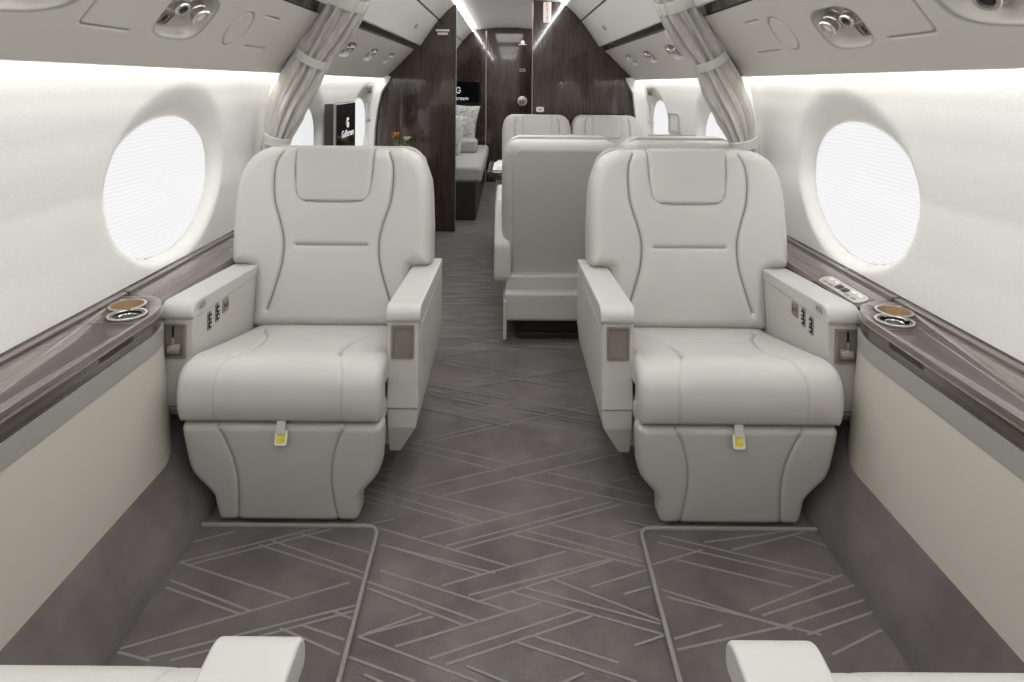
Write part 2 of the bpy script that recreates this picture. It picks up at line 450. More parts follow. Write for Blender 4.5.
# floor with the woven line pattern
AIS=[(-0.277, 1.807, 0.286, 2.034), (-0.187, 1.779, 0.35, 1.994), (-0.22, 1.614, 0.207, 1.778), (-0.156, 1.587, 0.284, 1.761), (-0.133, 1.575, 0.313, 1.752), (-0.154, 1.461, 0.139, 1.572), (-0.092, 1.434, 0.244, 1.547), (-0.066, 1.418, 0.249, 1.543), (-0.232, 1.302, 0.071, 1.416), (-0.161, 1.275, 0.147, 1.394), (-0.125, 1.263, 0.179, 1.381), (-0.314, 1.325, -0.164, 1.376), (-0.298, 1.332, -0.189, 1.384), (-0.3, 2.046, -0.062, 2.156), (-0.243, 2.047, 0.266, 2.28), (-0.314, 2.046, 0.011, 1.931), (-0.338, 2.021, -0.055, 1.908), (-0.412, 1.85, -0.002, 1.706), (-0.403, 1.81, -0.072, 1.676), (-0.402, 1.777, -0.1, 1.662), (-0.333, 1.648, 0.003, 1.52), (-0.321, 1.59, -0.033, 1.499), (-0.292, 1.581, -0.064, 1.495), (-0.305, 1.506, 0.002, 1.391), (-0.328, 1.472, -0.064, 1.365), (-0.324, 1.453, -0.096, 1.354), (-0.314, 1.325, -0.062, 1.227), (-0.325, 1.279, -0.181, 1.226), (0.009, 1.628, 0.324, 1.522), (0.043, 1.644, 0.323, 1.541), (0.113, 1.665, 0.327, 1.588), (0.008, 1.443, 0.321, 1.336), (0.038, 1.456, 0.323, 1.361), (0.1, 1.483, 0.325, 1.369), (0.011, 1.866, 0.395, 1.738), (0.115, 1.889, 0.393, 1.786), (0.053, 1.328, 0.217, 1.269), (0.007, 1.317, 0.244, 1.229), (0.255, 1.619, 0.416, 1.678), (0.185, 1.46, 0.345, 1.52), (0.257, 1.44, 0.332, 1.466), (0.256, 1.309, 0.331, 1.336), (-0.289, 2.303, 0.131, 2.132), (-0.281, 2.369, 0.075, 2.216), (-0.085, 2.389, 0.377, 2.191), (0.073, 2.173, 0.382, 2.056), (-0.259, 2.182, 0.146, 2.376)]
LM=[(-0.781, 1.518, -0.485, 1.641), (-0.763, 1.507, -0.451, 1.636), (-0.784, 1.584, -0.696, 1.624), (-0.614, 1.577, -0.325, 1.469), (-0.588, 1.591, -0.323, 1.484), (-0.528, 1.617, -0.318, 1.547), (-0.781, 1.518, -0.485, 1.415), (-0.776, 1.443, -0.578, 1.372), (-0.776, 1.464, -0.559, 1.38), (-0.782, 1.285, -0.364, 1.461), (-0.72, 1.265, -0.311, 1.405), (-0.668, 1.26, -0.308, 1.392), (-0.479, 1.337, -0.338, 1.276), (-0.44, 1.346, -0.337, 1.31), (-0.782, 1.278, -0.707, 1.259), (-0.382, 1.382, -0.316, 1.353)]
RM=[(0.387, 1.62, 0.762, 1.488), (0.369, 1.597, 0.743, 1.473), (0.403, 1.539, 0.644, 1.457), (0.488, 1.598, 0.74, 1.646), (0.548, 1.573, 0.779, 1.646), (0.522, 1.391, 0.778, 1.495), (0.544, 1.378, 0.812, 1.473), (0.345, 1.447, 0.593, 1.343), (0.351, 1.426, 0.65, 1.331), (0.588, 1.355, 0.811, 1.43), (0.619, 1.331, 0.801, 1.394), (0.648, 1.285, 0.783, 1.345), (0.34, 1.522, 0.474, 1.572), (0.334, 1.317, 0.45, 1.354), (0.339, 1.293, 0.599, 1.356), (0.719, 1.627, 0.835, 1.56)]
def clip(seg, x0,x1,y0,y1):
    xa,ya,xb,yb = seg; dx,dy = xb-xa,yb-ya; t0,t1 = 0,1
    for p,q in ((-dx,xa-x0),(dx,x1-xa),(-dy,ya-y0),(dy,y1-ya)):
        if abs(p)<1e-9:
            if q<0: return None
        else:
            r=q/p
            if p<0: t0=max(t0,r)
            else: t1=min(t1,r)
    return None if t0>=t1 else (xa+t0*dx,ya+t0*dy,xa+t1*dx,ya+t1*dy)
def add_lines(V, F, MI, segs, z, rect, w=.0056, mi=1):
    for si, s in enumerate(segs):
        s = clip(s, *rect); z += .000015
        if not s: continue
        xa,ya,xb,yb = s; L=math.hypot(xb-xa,yb-ya); nx,ny=-(yb-ya)/L*w/2,(xb-xa)/L*w/2
        b=len(V); n=5
        for k in range(n+1):
            t=k/n; j=.0
            x,y=xa+(xb-xa)*t,ya+(yb-ya)*t
            V += [(x+nx,y+ny,z),(x-nx,y-ny,z)]
        for k in range(n): F.append((b+2*k,b+2*k+1,b+2*k+3,b+2*k+2)); MI.append(mi)
V=[(-1.05,Y0,0),(1.05,Y0,0),(1.05,2.75,0),(-1.05,2.75,0),(-1.05,YF,0),(1.05,YF,0)]; F=[(0,1,2,3),(3,2,5,4)]; MI=[0,2]
segs = list(AIS)
for k in (-1,-2): segs += [(a,b+1.13*k,c,d+1.13*k) for a,b,c,d in AIS]
rr = random.Random(2)
for s in [(a,b+.62,c,d+.62) for a,b,c,d in AIS if b > 1.62]: segs.append(s)
for side in (-1,1):                                              # longer strokes that run under the seats
    for k in range(20):
        y = 1.68+k*.055; x = side*(.30+.05*(k%3)); segs.append((x, y, x+side*.3, y+(.1 if k%2 else -.1)))
add_lines(V,F,MI,segs,.0006,(-.8,.8,-2,2.95))
# continuing fine weave strokes aft
far = []
for k in range(60):
    y = 2.9+k*.07; x = rr.uniform(-.3,.1); far.append((x,y,x+rr.uniform(.25,.4),y+rr.choice([-1,1])*rr.uniform(.05,.12)))
add_lines(V,F,MI,far,.0006,(-.45,.2,2.7,7))
tag(raw('floor', V, F, [M['carpet'],M['line'],M['streak']], smooth=False, mi=MI), kind='structure')

# coved carpet at the foot of each side
for sg, nm in ((-1,'left'),(1,'right')):
    prof = [(.79,-.01),(.79,.02),(.797,.05),(.815,.09),(.838,.135),(.860,.180),(.885,.20),(1.0,.20)]
    o = profile_strip('baseboard_'+nm, prof, M['carpet2'], Y0, YB if sg<0 else 2.55, sg, sub=2)
    me = o.data; me.polygons.foreach_set('use_smooth',[True]*len(me.polygons)); me.set_sharp_from_angle(angle=1.2)
    tag(o, kind='structure')
    tag(profile_strip('trim_%d' % (5 if sg<0 else 6), [(.945,.10),(.955,.30),(.955,.52)], M['panel'], 1.5, YF if sg<0 else 2.55, sg), kind='structure')

# carpet inserts with piped edge
def floor_mat(sg, segs, label):
    t = thing('carpet_insert', label, 'floor mat', (sg*.56,0,0), 0, None)
    ox = sg*.56
    def xin(y): return sg*(.333+.0*(y))
    xi, xo, ya, yb, r = .335, .80, .80, 1.645, .03
    P = [(xo,ya),(xi-.02,ya)] + [(xi+r-r*math.cos(a), yb-r+r*math.sin(a)) for a in np.linspace(0,PI/2,8)] + [(xo,yb)]
    P = [(sg*x-ox, y) for x,y in P]
    prism('pile', P, 'z', .0005, .006, M['carpet3'], t, bev=0)
    V=[];F=[];MI=[]
    al = list(segs)
    for k in (-1,-2): al += [(a,b+.42*k,c,d+.42*k) for a,b,c,d in segs]
    al = [(a-ox,b,c-ox,d) for a,b,c,d in al]
    lo, hi = sorted((sg*xi-ox, sg*xo-ox))
    add_lines(V,F,MI,al,.0066,(lo+.004,hi,ya,yb-.004),mi=0)
    raw('woven_lines', V, F, M['line'], t, smooth=False)
    Q = [(xi-.02,ya)] + [(xi-.02+.02*(i/10), ya+(yb-r-ya)*i/10) for i in range(1,10)] + [(xi+r-r*math.cos(a), yb-r+r*math.sin(a)) for a in np.linspace(0,PI/2,8)] + [(xo,yb)]
    tube('piping', [(sg*x-ox, y, .008) for x,y in Q], .0058, M['cord'], t, n=8)
floor_mat(-1, LM, 'grey patterned carpet insert with a piped edge in front of the left front seat')
floor_mat(1, RM, 'grey patterned carpet insert with a piped edge in front of the right front seat')

# ------------------------------------------------------------------ side ledges
def plan_ledge(xi, xo, r, yend, y00=.78):
    P = [(xo,y00),(xo,yend)]
    for k in range(13):
        a = PI/2*k/12
        P.append((xo-.065-(xo-.065-xi)*math.sin(a), yend-r*(1-math.cos(a))))
    ys_ = .78
    for k in range(13):
        a = PI/2*(1-k/12)
        P.append((xi+(xo-.065-xi)*(1-math.sin(a)) if False else xo-.065-(xo-.065-xi)*math.sin(a), ys_+.15*(1-math.cos(a))) if False else (xo-.065-(xo-.065-xi)*math.sin(a), ys_+.15*(1-math.cos(a))))
    return P
def loft(name, A, za, B, zb, mat, parent, sg, steps=1, taper=None):
    bm = bmesh.new(); n=len(A); rings=[]
    for k in range(steps+1):
        t=k/steps
        rings.append([bm.verts.new((sg*(a[0]+(b[0]-a[0])*t), a[1]+(b[1]-a[1])*t, za+(zb-za)*t)) for a,b in zip(A,B)])
    for R0,R1 in zip(rings[:-1],rings[1:]):
        for i in range(n): bm.faces.new((R0[i],R0[(i+1)%n],R1[(i+1)%n],R1[i]))
    bm.faces.new(rings[0][::-1]); bm.faces.new(rings[-1])
    return finish(bm, name, mat, parent, sharp=40)
for sg, nm in ((-1,'left'),(1,'right')):
    t = thing('side_ledge', 'long %s side ledge cabinet of grey-brown veneer over a cream leather panel' % nm, 'side ledge', (0,0,0))
    P1 = plan_ledge(.892, 1.062, .155, 1.735); P2 = plan_ledge(.888,1.062,.157,1.738)
    top_ = loft('top', P1, .552, P1, .566, M['ledge_wood'], t, sg)
    Pt = plan_ledge(.899,1.03,.14,1.755)
    edge_ = loft('top_edge', P2, .549, P2, .5525, M['bronze'], t, sg)
    fas_ = loft('fascia', P1, .512, P1, .549, M['fascia_wood'], t, sg)
    Pg = plan_ledge(.886,1.062,.160,1.74)
    loft('grey_band', Pg, .468, Pg, .513, M['greyband'], t, sg)
    Pa = plan_ledge(.889,1.05,.157,1.737); Pb = plan_ledge(.862,1.05,.157,1.745)
    loft('leather_panel', Pa, .467, Pb, .178, M['panel'], t, sg, 6)
    # thin upstand against the wall, table slot, veneer joint
    box('upstand', sg*1.038, sg*1.066, .78, 1.735, .566, .5745, M['ledge_wood'], t, bev=.002)
    profile_strip('edge_bead', [(1.0665,.5742),(1.06,.579),(1.055,.5742)], M['fascia_wood'], .78, 1.745, sg, t)
    box('table_slot', sg*.8912, sg*.896, 1.385, 1.51, .533, .546, M['blackm'], t, bev=.001)
    box('veneer_joint', sg*.897, sg*1.038, 1.53, 1.5315, .5655, .5664, M['fascia_wood'], t, bev=0)
    # aft part of the ledge, lower and narrower behind the seat console
    a = thing('aft_ledge', 'narrow polished veneer ledge running aft along the %s wall behind the front seat' % nm, 'side ledge', (0,0,0))
    profile_strip('ledge_top', [(1.066,.5745),(1.038,.5745),(1.036,.566),(1.010,.565),(.992,.558),(.955,.543),(.944,.53),(.942,.45),(.955,.44)], M['ledge_wood'], 1.742, 4.95 if sg<0 else 2.55, sg, a)
    profile_strip('edge_bead', [(1.0665,.5742),(1.06,.579),(1.055,.5742)], M['fascia_wood'], 1.742, 4.95 if sg<0 else 2.55, sg, a)

    # drink holder set into the ledge
    c = thing('cup_holder', 'double cup holder sunk in the round end of the %s side ledge' % nm, 'cup holder', (sg*.972,1.622,.566))
    ca, cb = (sg*.020,.034), (-sg*.020,-.034)
    def outline(grow):
        pts=[]
        for k in range(64):
            an = 2*PI*k/64; d=Vector((math.cos(an),math.sin(an)))
            best=0
            for q in (ca,cb):
                q=Vector(q); bq=q.dot(d); disc=(.0385+grow)**2-(q.length_squared-bq*bq)
                if disc>0: best=max(best,bq+math.sqrt(disc))
            pts.append((d.x*best,d.y*best))
        return pts
    bm = bmesh.new(); O=outline(.006); I=outline(0)
    R_=[[bm.verts.new((x,y,z)) for x,y in Pp] for Pp,z in ((O,.0002),(O,.003),(I,.003),(I,.0002))]
    for p,q in zip(R_, R_[1:]+R_[:1]):
        for i in range(64): bm.faces.new((p[i],p[(i+1)%64],q[(i+1)%64],q[i]))
    finish(bm,'rim',M['nickel'],c)
    mt = Matrix.Translation((ca[0],ca[1],0)); mb = Matrix.Translation((cb[0],cb[1],0))
    bm = bmesh.new(); I2=outline(-.0002)
    R2=[[bm.verts.new((x,y,z)) for x,y in I2] for z in (.002,-.044)]
    for i in range(64): bm.faces.new((R2[0][i],R2[0][(i+1)%64],R2[1][(i+1)%64],R2[1][i]))
    bm.faces.new(R2[1])
    finish(bm,'gold_lining',M['gold'],c)
    bm = bmesh.new(); I3=outline(0)
    R3=[[bm.verts.new((sg*0+x+sg*.972,y+1.622,z)) for x,y in I3] for z in (.58,.50)]
    for i in range(64): bm.faces.new((R3[0][i],R3[0][(i+1)%64],R3[1][(i+1)%64],R3[1][i]))
    bm.faces.new(R3[0]); bm.faces.new(R3[1])
    cut = finish(bm,'cutter',M['gold'])
    for ob in (top_, edge_, fas_):
        bo = ob.modifiers.new('b','BOOLEAN'); bo.object = cut; bo.operation='DIFFERENCE'; bo.solver='EXACT'
    dg = bpy.context.evaluated_depsgraph_get(); dg.update()
    for ob in (top_, edge_, fas_):
        me = bpy.data.meshes.new_from_object(ob.evaluated_get(dg)); ob.modifiers.clear(); ob.data = me
    bpy.data.objects.remove(cut)
    lathe('black_cup', [(.0375,-.006),(.0380,.0016),(.0365,.0018),(.034,-.001),(.034,-.004)], M['blackm'], c, mtx=mb, cap=True)
    lathe('retaining_ring', [(.033,.0010),(.0340,.0026),(.0352,.0018)], M['nickel'], c, mtx=mb, cap=False)
    lathe('well_ring', [(.020,-.004),(.0215,-.0024),(.023,-.004)], M['chrome'], c, mtx=mb, cap=False)
    for k in range(3):
        an = k*2*PI/3+.4
        box('finger', -.004,.004,.022,.034,-.004,.003, M['black'], c, bev=.001).matrix_local = Matrix.Translation((cb[0],cb[1],0))@Matrix.Rotation(an,4,'Z')

# passenger control unit on the right ledge
cu = thing('control_panel', 'grey passenger control panel with two rows of buttons on the right ledge', 'control panel', (.968,1.865,.553))
mt = frame_mtx((0,0,0),(0,1,0),(-.30,0,1))
plate('surround', .27,.062,.02,.005, frame_mtx((0,0,-.002),(0,1,0),(-.30,0,1)), M['fascia_wood'], cu)
plate('faceplate', .225,.046,.021,.003, frame_mtx((0,0,.003),(0,1,0),(-.30,0,1)), M['nickel'], cu)
for i in range(6):
    for j in range(2):
        if i in (2,3):
            if j: continue
            p = mt @ Vector((-.078+i*.031, 0, .006)); 
            plate('display', .024,.020,.003,.0012, frame_mtx(p,(0,1,0),(-.30,0,1)), M['blackm'], cu)
        else:
            p = mt @ Vector((-.078+i*.031, -.010+j*.020, .006))
            plate('button', .022,.010,.002,.0012, frame_mtx(p,(0,1,0),(-.30,0,1)), M['white'] if j==0 else M['bronze'], cu)

# ------------------------------------------------------------------ the club seats
BX = 0.0
def make_seat(sx, label):
    """faces -y; the console is on the +x side when sx = 1"""
    t = thing('club_seat', label, 'seat', (0,0,0), 0)
    S = lambda x: sx*(x-.585)
    # backrest
    y0b, y1b, z0b, z1b = 2.095, 2.25, .340, .922
    cx = .597
    half = tab([(.340,.245),(.347,.258),(.36,.263),(.527,.263),(.534,.27),(.538,.316),(.545,.328),(.558,.334),(.66,.337),(.77,.334),(.82,.329),(.865,.313),(.893,.293),(.912,.266),(.922,.235)])
    def mapb(U,V,h):
        T=.13; s=(V-z0b)/(z1b-z0b); Yp = y0b+(y1b-y0b)*s - .012*np.sin(PI*s)
        tilt = (y1b-y0b)/(z1b-z0b)
        fw = -.020*np.clip((np.abs(U)-.17)/.15,0,1)**2          # side wings come forward a little
        return sx*(cx-.020+.026*(V-.35)/.57+.013-.585+U), Yp+fw+(T-h), V+(h-T)*tilt*.6
    seam = lambda s: spline([(s*.186,.905),(s*.203,.862),(s*.205,.80),(s*.196,.735),(s*.174,.672),(s*.160,.612),(s*.163,.545),(s*.180,.48),(s*.206,.40)], 8)
    gr = [(seam(-1),.013,.0055),(seam(1),.013,.0055),([(-.118,.602),(.118,.602)],.010,.006),
          ([(-.136,.925),(-.134,.835),(-.122,.767),(-.096,.743),(-.05,.739),(.05,.739),(.096,.743),(.122,.767),(.134,.835),(.136,.925)],.007,.0045)]
    b = pad('backrest', z0b, z1b, lambda v:(-half(v),half(v)), 250, 230, .042, .13, mapb, M['leather'], t, bulge=.014, grooves=gr, seamw=.0019, inner=.225)
    # head cushion
    hh = tab([(.744,.105),(.749,.118),(.757,.127),(.79,.136),(.9,.1405),(.924,.1405)])
    def maph(U,V,h):
        s=(V-z0b)/(z1b-z0b); Yp = y0b+(y1b-y0b)*s-.012*np.sin(PI*s)
        return sx*(cx-.007+.026*(V-.35)/.57-.585+U*.95), Yp-.011-h+.012, V+0*h
    pad('headrest', .744, .9235, lambda v:(-hh(v),hh(v)), 60, 50, .010, .016, maph, M['leather'], t, bulge=.004)
    # shell that closes the back
    sh = tab([(.05,.26),(.30,.27),(.50,.30),(.58,.325),(.77,.325),(.87,.30),(.90,.27),(.912,.24)])
    def maps(U,V,h):
        s=(V-z0b)/(z1b-z0b); Yp = y0b+(y1b-y0b)*np.clip(s,-.3,2)
        return sx*(cx-.007+.026*(V-.35)/.57-.585-U), Yp+.125+h, V+0*h
    pad('back_shell', .16, .912, lambda v:(-sh(v),sh(v)), 40, 50, .04, .055, maps, M['taupe'], t)
    # seat cushion: outer surface swept over the profile
    prof = np.array(spline([(2.15,.338),(2.02,.362),(1.88,.391),(1.74,.421),(1.665,.437),(1.617,.434),(1.588,.410),(1.578,.372),(1.580,.334),(1.592,.293)], 10))
    dl = np.r_[0, np.cumsum(np.hypot(*np.diff(prof,axis=0).T))]; Lc = dl[-1]
    tx = np.gradient(prof[:,0], dl); tz = np.gradient(prof[:,1], dl); nn = np.hypot(tx,tz)
    nx_, nz_ = -tz/nn*-1, tx/nn*-1                                # outward normal
    ccx = .576
    def mapc(U,V,h):
        y=np.interp(V,dl,prof[:,0]); z=np.interp(V,dl,prof[:,1]); ny=np.interp(V,dl,nx_); nz=np.interp(V,dl,nz_)
        sidedrop = -.012*np.clip((np.abs(U)-.2)/.06,0,1)**2*0
        shift = .008*np.clip(1-V/.45,0,1)                        # squares up with the arms at the back
        return sx*(ccx-.585+U+shift), y+ny*(h-.06), z+nz*(h-.06)
    hc = tab([(0,.248),(.05,.255),(.38,.255),(.45,.256),(Lc-.05,.256),(Lc-.015,.255),(Lc,.250)])
    cs = lambda s: spline([(s*.205,.085),(s*.188,.14),(s*.155,.21),(s*.133,.30),(s*.123,.38),(s*.125,.46),(s*.143,.53),(s*.157,.58),(s*.158,.64),(s*.158,Lc)], 8)
    # the deep part of each seam is at the rear, it runs out to a flat stitched line at the front
    gr = [([p for p in cs(-1) if p[1]<.50],.009,.006),([p for p in cs(1) if p[1]<.50],.009,.006),([p for p in cs(-1) if p[1]>=.49],.0016,.0025),([p for p in cs(1) if p[1]>=.49],.0016,.0025),([(-.10,.285),(0,.292),(.10,.285)],.0035,.012)]
    def clean(g): return g
    c = pad('seat_cushion', 0, Lc, lambda v:(-hc(v),hc(v)), 190, 210, .024, .06, mapc, M['leather'], t, bulge=.007, grooves=gr, seamw=.0014)
    box('cushion_core', S(.325), S(.82), 1.64, 2.12, .27, .315, M['leather'], t, bev=.01)
    # leg rest
    hl = tab([(.006,.176),(.012,.184),(.025,.189),(.080,.194),(.098,.205),(.130,.232),(.148,.244),(.175,.251),(.26,.258),(.280,.258),(.291,.250)])
    def mapl(U,V,h):
        Yp = 1.656-(V-.018)*.22
        return sx*(.573-.585+U*.975), Yp+(.055-h), V+0*h
    ls = lambda s: spline([(s*.166,.292),(s*.146,.25),(s*.128,.19),(s*.122,.13),(s*.126,.07),(s*.134,.006)], 8)
    l = pad('leg_rest', .006, .291, lambda v:(-hl(v),hl(v)), 150, 110, .020, .055, mapl, M['leather'], t, bulge=.005, grooves=[(ls(-1),.006,.0045),(ls(1),.006,.0045)], seamw=.0016, inner=.155)
    # pull tag
    yt = 1.592
    tg = plate('pull_strap', .022,.030,.002,.002, frame_mtx((sx*(.568-.585),yt-.004,.292),(1,0,0),(0,-1,.25)), M['console'], t)
    plate('tag_frame', .030,.034,.005,.004, frame_mtx((sx*(.568-.585),yt-.002,.264),(1,0,0),(0,-1,.25)), M['white'], tg)
    plate('tag_sticker', .021,.023,.002,.0055, frame_mtx((sx*(.568-.585),yt-.002,.264),(1,0,0),(0,-1,.25)), M['yellow'], tg)
    lathe('tag_mark', [(.0005,.0),(.0045,.0)], M['white'], tg, n=12, mtx=frame_mtx((sx*(.568-.585),yt-.0083,.2665),(1,0,0),(0,-1,.25)))
    # pedestal under the seat
    box('pedestal', S(.44), S(.72), 1.80, 2.22, .0, .30, M['taupe'], t, bev=.01)
    box('seat_pan', S(.30), S(.86), 1.74, 2.26, .16, .31, M['taupe'], t, bev=.012)
    # inner armrest (aisle side)
    ix0, ix1 = .241, .326
    prism('armrest_body', [(1.693,.520),(1.693,.285),(2.30,.285),(2.30,.520)], 'x', S(ix0+.002), S(ix1), M['console'], t, bev=.004)
    bm = bmesh.new()
    zz = [(.283,ix0+.003,1.697),(.232,ix0+.008,1.702),(.150,ix0+.055,1.735)]
    rings=[]
    for z,xi_,yy in zz: rings.append([bm.verts.new((S(a),b2,z)) for a,b2 in ((xi_,yy),(ix1,yy),(ix1,2.29),(xi_,2.29))])
    for R0,R1 in zip(rings[:-1],rings[1:]):
        for i in range(4): bm.faces.new((R0[i],R0[(i+1)%4],R1[(i+1)%4],R1[i]))
    bm.faces.new(rings[0]); bm.faces.new(rings[-1])
    bmesh.ops.bevel(bm, geom=bm.edges[:], offset=.004, segments=2, profile=.5, affect='EDGES')
    finish(bm,'armrest_skirt',M['console'],t, wn=True)
    def cap(name, xa, xb, ya, yb, zb, zt, rf):
        """cushioned armrest top: rounded front nose and soft long edges"""
        P = [(yb,zb-.012),(ya+.006,zb),(ya,zb+.008)] + [(ya+rf-rf*math.cos(a), zt-rf*.9+rf*.9*math.sin(a)) for a in np.linspace(.15,PI/2,8)] + [(yb,zt-.027)]
        return prism(name, P, 'x', S(xa), S(xb), M['leather'], t, bev=.0085, seg=4)
    cap('armrest_pad', ix0-.003, ix1+.003, 1.684, 2.20, .515, .558, .030)
    def frame_front(xc, w, zc, h, y):
        r = ring('pocket_frame', w, h, .004, .006, .004, frame_mtx((S(xc),y,zc),(1,0,0),(0,-1,0)), M['bronze'], t)
        return r
    r = frame_front(.285, .060, .463, .088, 1.6935)
    plate('pocket_panel', .050,.078,.002,.0012, frame_mtx((S(.285),1.6935,.463),(1,0,0),(0,-1,0)), M['taupe2'], r)
    box('pocket_shadow_gap', S(.309), S(.3115), 1.690, 1.693, .425,.50, M['blackm'], r, bev=0)
    # inset panel on the aisle side of the arm
    plate('side_panel', .50,.19,.006,.003, frame_mtx((S(ix0+.0035),1.995,.395),(0,1,0),(-sx,0,0)), M['console'], t)
    # outer console
    ox0, ox1 = .843, .924
    prism('console_body', [(1.702,.520),(1.702,.300),(1.706,.272),(1.73,.245),(2.30,.245),(2.30,.520)], 'x', S(ox0), S(ox1), M['console'], t, bev=.004)
    box('console_joint', S(ox0+.002), S(ox1-.002), 1.7012, 1.72, .2805, .2825, M['seam'], t, bev=0)
    cap('console_pad', ox0-.003, ox1+.004, 1.692, 2.20, .515, .560, .036)
    r = frame_front(.891, .058, .457, .092, 1.7025)
    plate('pocket_panel', .048,.082,.002,.001, frame_mtx((S(.891),1.7025,.457),(1,0,0),(0,-1,0)), M['taupe2'], r)
    box('slot', S(.8945), S(.8985), 1.6985, 1.7015, .455,.5, M['black'], r, bev=0)
    lv = prism('lever', [(1.7015,.424),(1.692,.426),(1.688,.436),(1.692,.446),(1.7015,.450)], 'x', S(.876), S(.908), M['nickel'], r, bev=.0015)
    box('lever_stem', S(.892), S(.898), 1.694, 1.7015, .445,.468, M['nickel'], r, bev=.001)
    # switches on the inner face of the console
    def sw(y,z,w,h,kind):
        m = frame_mtx((S(ox0),y,z),(0,1,0),(-sx,0,0))
        p = plate('switch_plate', w,h,.006,.0025, m, M['bronze'], t)
        if kind == 2:
            for k in (-1,1): plate('rocker', w*.62,h*.34,.002,.005, frame_mtx((S(ox0),y,z+k*h*.21),(0,1,0),(-sx,0,0)), M['blackm'] , p); 
            for k in (-1,1): plate('rocker_mark', w*.3,h*.1,.001,.0056, frame_mtx((S(ox0),y,z+k*h*.21),(0,1,0),(-sx,0,0)), M['white'] , p)
        else:
            ring('socket_ring', w*.74,h*.62,.005,.0022,.0032, frame_mtx((S(ox0),y,z),(0,1,0),(-sx,0,0)), M['seam'], p)
            for k in (-1,1): plate('socket_slot', w*.1,h*.28,.001,.0034, frame_mtx((S(ox0),y+k*w*.14,z),(0,1,0),(-sx,0,0)), M['blackm'], p)
    sw(1.790,.478,.023,.052,2); sw(1.838,.484,.023,.052,2); sw(1.893,.487,.040,.040,1)
    m = frame_mtx((S(ox0-.0028),1.742,.540),(0,1,0),(-sx,0,0))
    p = plate('call_plate', .040,.018,.006,.002, m, M['nickel'], t)
    ring('call_plate_ring', .028,.010,.004,.0018,.0026, m, M['seam'], p)
    # everything above is laid out at y 1.6 to 2.3; bring it to the seat's own origin
    for ch in t.children:
        ch.location.y -= 1.95
    return t
seatL = make_seat(-1, 'cream leather single seat facing the camera on the left, yellow tag on its leg rest')
seatR = make_seat(1, 'cream leather single seat facing the camera on the right, yellow tag on its leg rest')
fl = copy_tree(seatR); fl['label'] = 'cream seat cut off by the bottom left corner, armrest end and cushion edge showing'
fr = copy_tree(seatL); fr['label'] = 'cream seat cut off by the bottom right corner, armrest end and cushion edge showing'
seatL.location = (-.585,1.95,0); seatR.location = (.585,1.95,0)
fl.location = (-.574,.432,0); fl.rotation_euler.z = PI
fr.location = (.576,.432,0); fr.rotation_euler.z = PI
for s_ in (seatL,seatR,fl,fr): s_['group'] = 'cream single club seats'

# ------------------------------------------------------------------ double seats
def make_double(label):
    t = thing('double_seat', label, 'seat', (0,0,0), 0, 'cream double seats round the conference table')
    for cx in (-.259,.259):
        half = tab([(.33,.235),(.35,.246),(.5,.256),(.78,.256),(.84,.250),(.88,.236),(.905,.213),(.918,.183)])
        def mapb(U,V,h,cx=cx):
            s=(V-.33)/.59; return cx+U, .0+.16*s+(.14-h), V
        sm = lambda s: spline([(s*.150,.905),(s*.163,.84),(s*.158,.74),(s*.128,.64),(s*.122,.56),(s*.15,.42)], 6)
        pad('backrest', .33, .918, lambda v:(-half(v),half(v)), 110, 100, .04, .14, mapb, M['leather'], t, bulge=.008, grooves=[(sm(-1),.009,.006),(sm(1),.009,.006),([(-.1,.6),(.1,.6)],.008,.006)], seamw=.002)
        hh = tab([(.755,.085),(.765,.10),(.79,.108),(.922,.110)])
        def maph(U,V,h,cx=cx):
            s=(V-.33)/.59; return cx+U, .16*s-h+.004, V+0*h
        pad('headrest', .755, .921, lambda v:(-hh(v),hh(v)), 40, 36, .012, .020, maph, M['leather'], t)
        # backs: taupe leather panel with a cream surround
        hs = tab([(.28,.250),(.6,.257),(.80,.256),(.86,.246),(.895,.224),(.908,.195)])
        def maps(U,V,h,cx=cx):
            s=(V-.33)/.59; return cx-U, .16*s+.13+h, V+0*h
        pad('back_surround', .28, .908, lambda v:(-hs(v),hs(v)), 50, 60, .05, .085, maps, M['leather'], t)
        hp = tab([(.285,.21),(.80,.212),(.845,.205),(.868,.19),(.874,.18)])
        def mapp(U,V,h,cx=cx):
            s=(V-.33)/.59; return cx-U, .16*s+.2135+h, V+0*h
        pad('back_panel', .285, .874, lambda v:(-hp(v),hp(v)), 40, 40, .005, .006, mapp, M['taupe'], t)
        box('top_recess', cx-.10,cx-.02,.235,.262,.9075,.912, M['blackm'], t, bev=.001)
        prof = [(-.43,.30),(-.45,.33),(-.445,.40),(-.41,.43),(.03,.37),(.03,.28)]
        prism('seat_cushion', prof, 'x', cx-.25, cx+.25, M['leather'], t, bev=.02, seg=4)
    # lower back box with shelf, skirt, plinth
    box('lower_panel', -.495,.495,.10,.255,.20,.300, M['taupe'], t, bev=.012)
    box('lower_band', -.505,.505,-.02,.285,.105,.235, M['taupe'], t, bev=.018, seg=4)
    box('plinth', -.47,.44,-.38,.205,.0,.028, M['blackm'], t, bev=.004)
    box('plinth_body', -.44,.43,-.34,.19,.028,.115, M['blackm'], t, bev=.004)
    box('side_foot', .49,.505,-.03,.30,.03,.20, M['console'], t, bev=.006)
    for s in (-1,1):
        x0, x1 = sorted((s*.518, s*.548))
        prism('armrest', [(-.40,.60),(.06,.60),(.255,.44),(.262,.40),(.262,.285),(.235,.257),(-.40,.255)], 'x', s*.472, s*.548, M['leather'], t, bev=.014, seg=4)
    return t
dd = make_double('cream double seat standing with its taupe back to the camera beyond the right front seat')
dn = copy_tree(dd); dn['label'] = 'cream double seat facing the camera before the dark wood bulkhead'
dd.location = (.480, 3.09, 0); dd.rotation_euler.z = PI
dn.location = (.462, 4.565, 0)

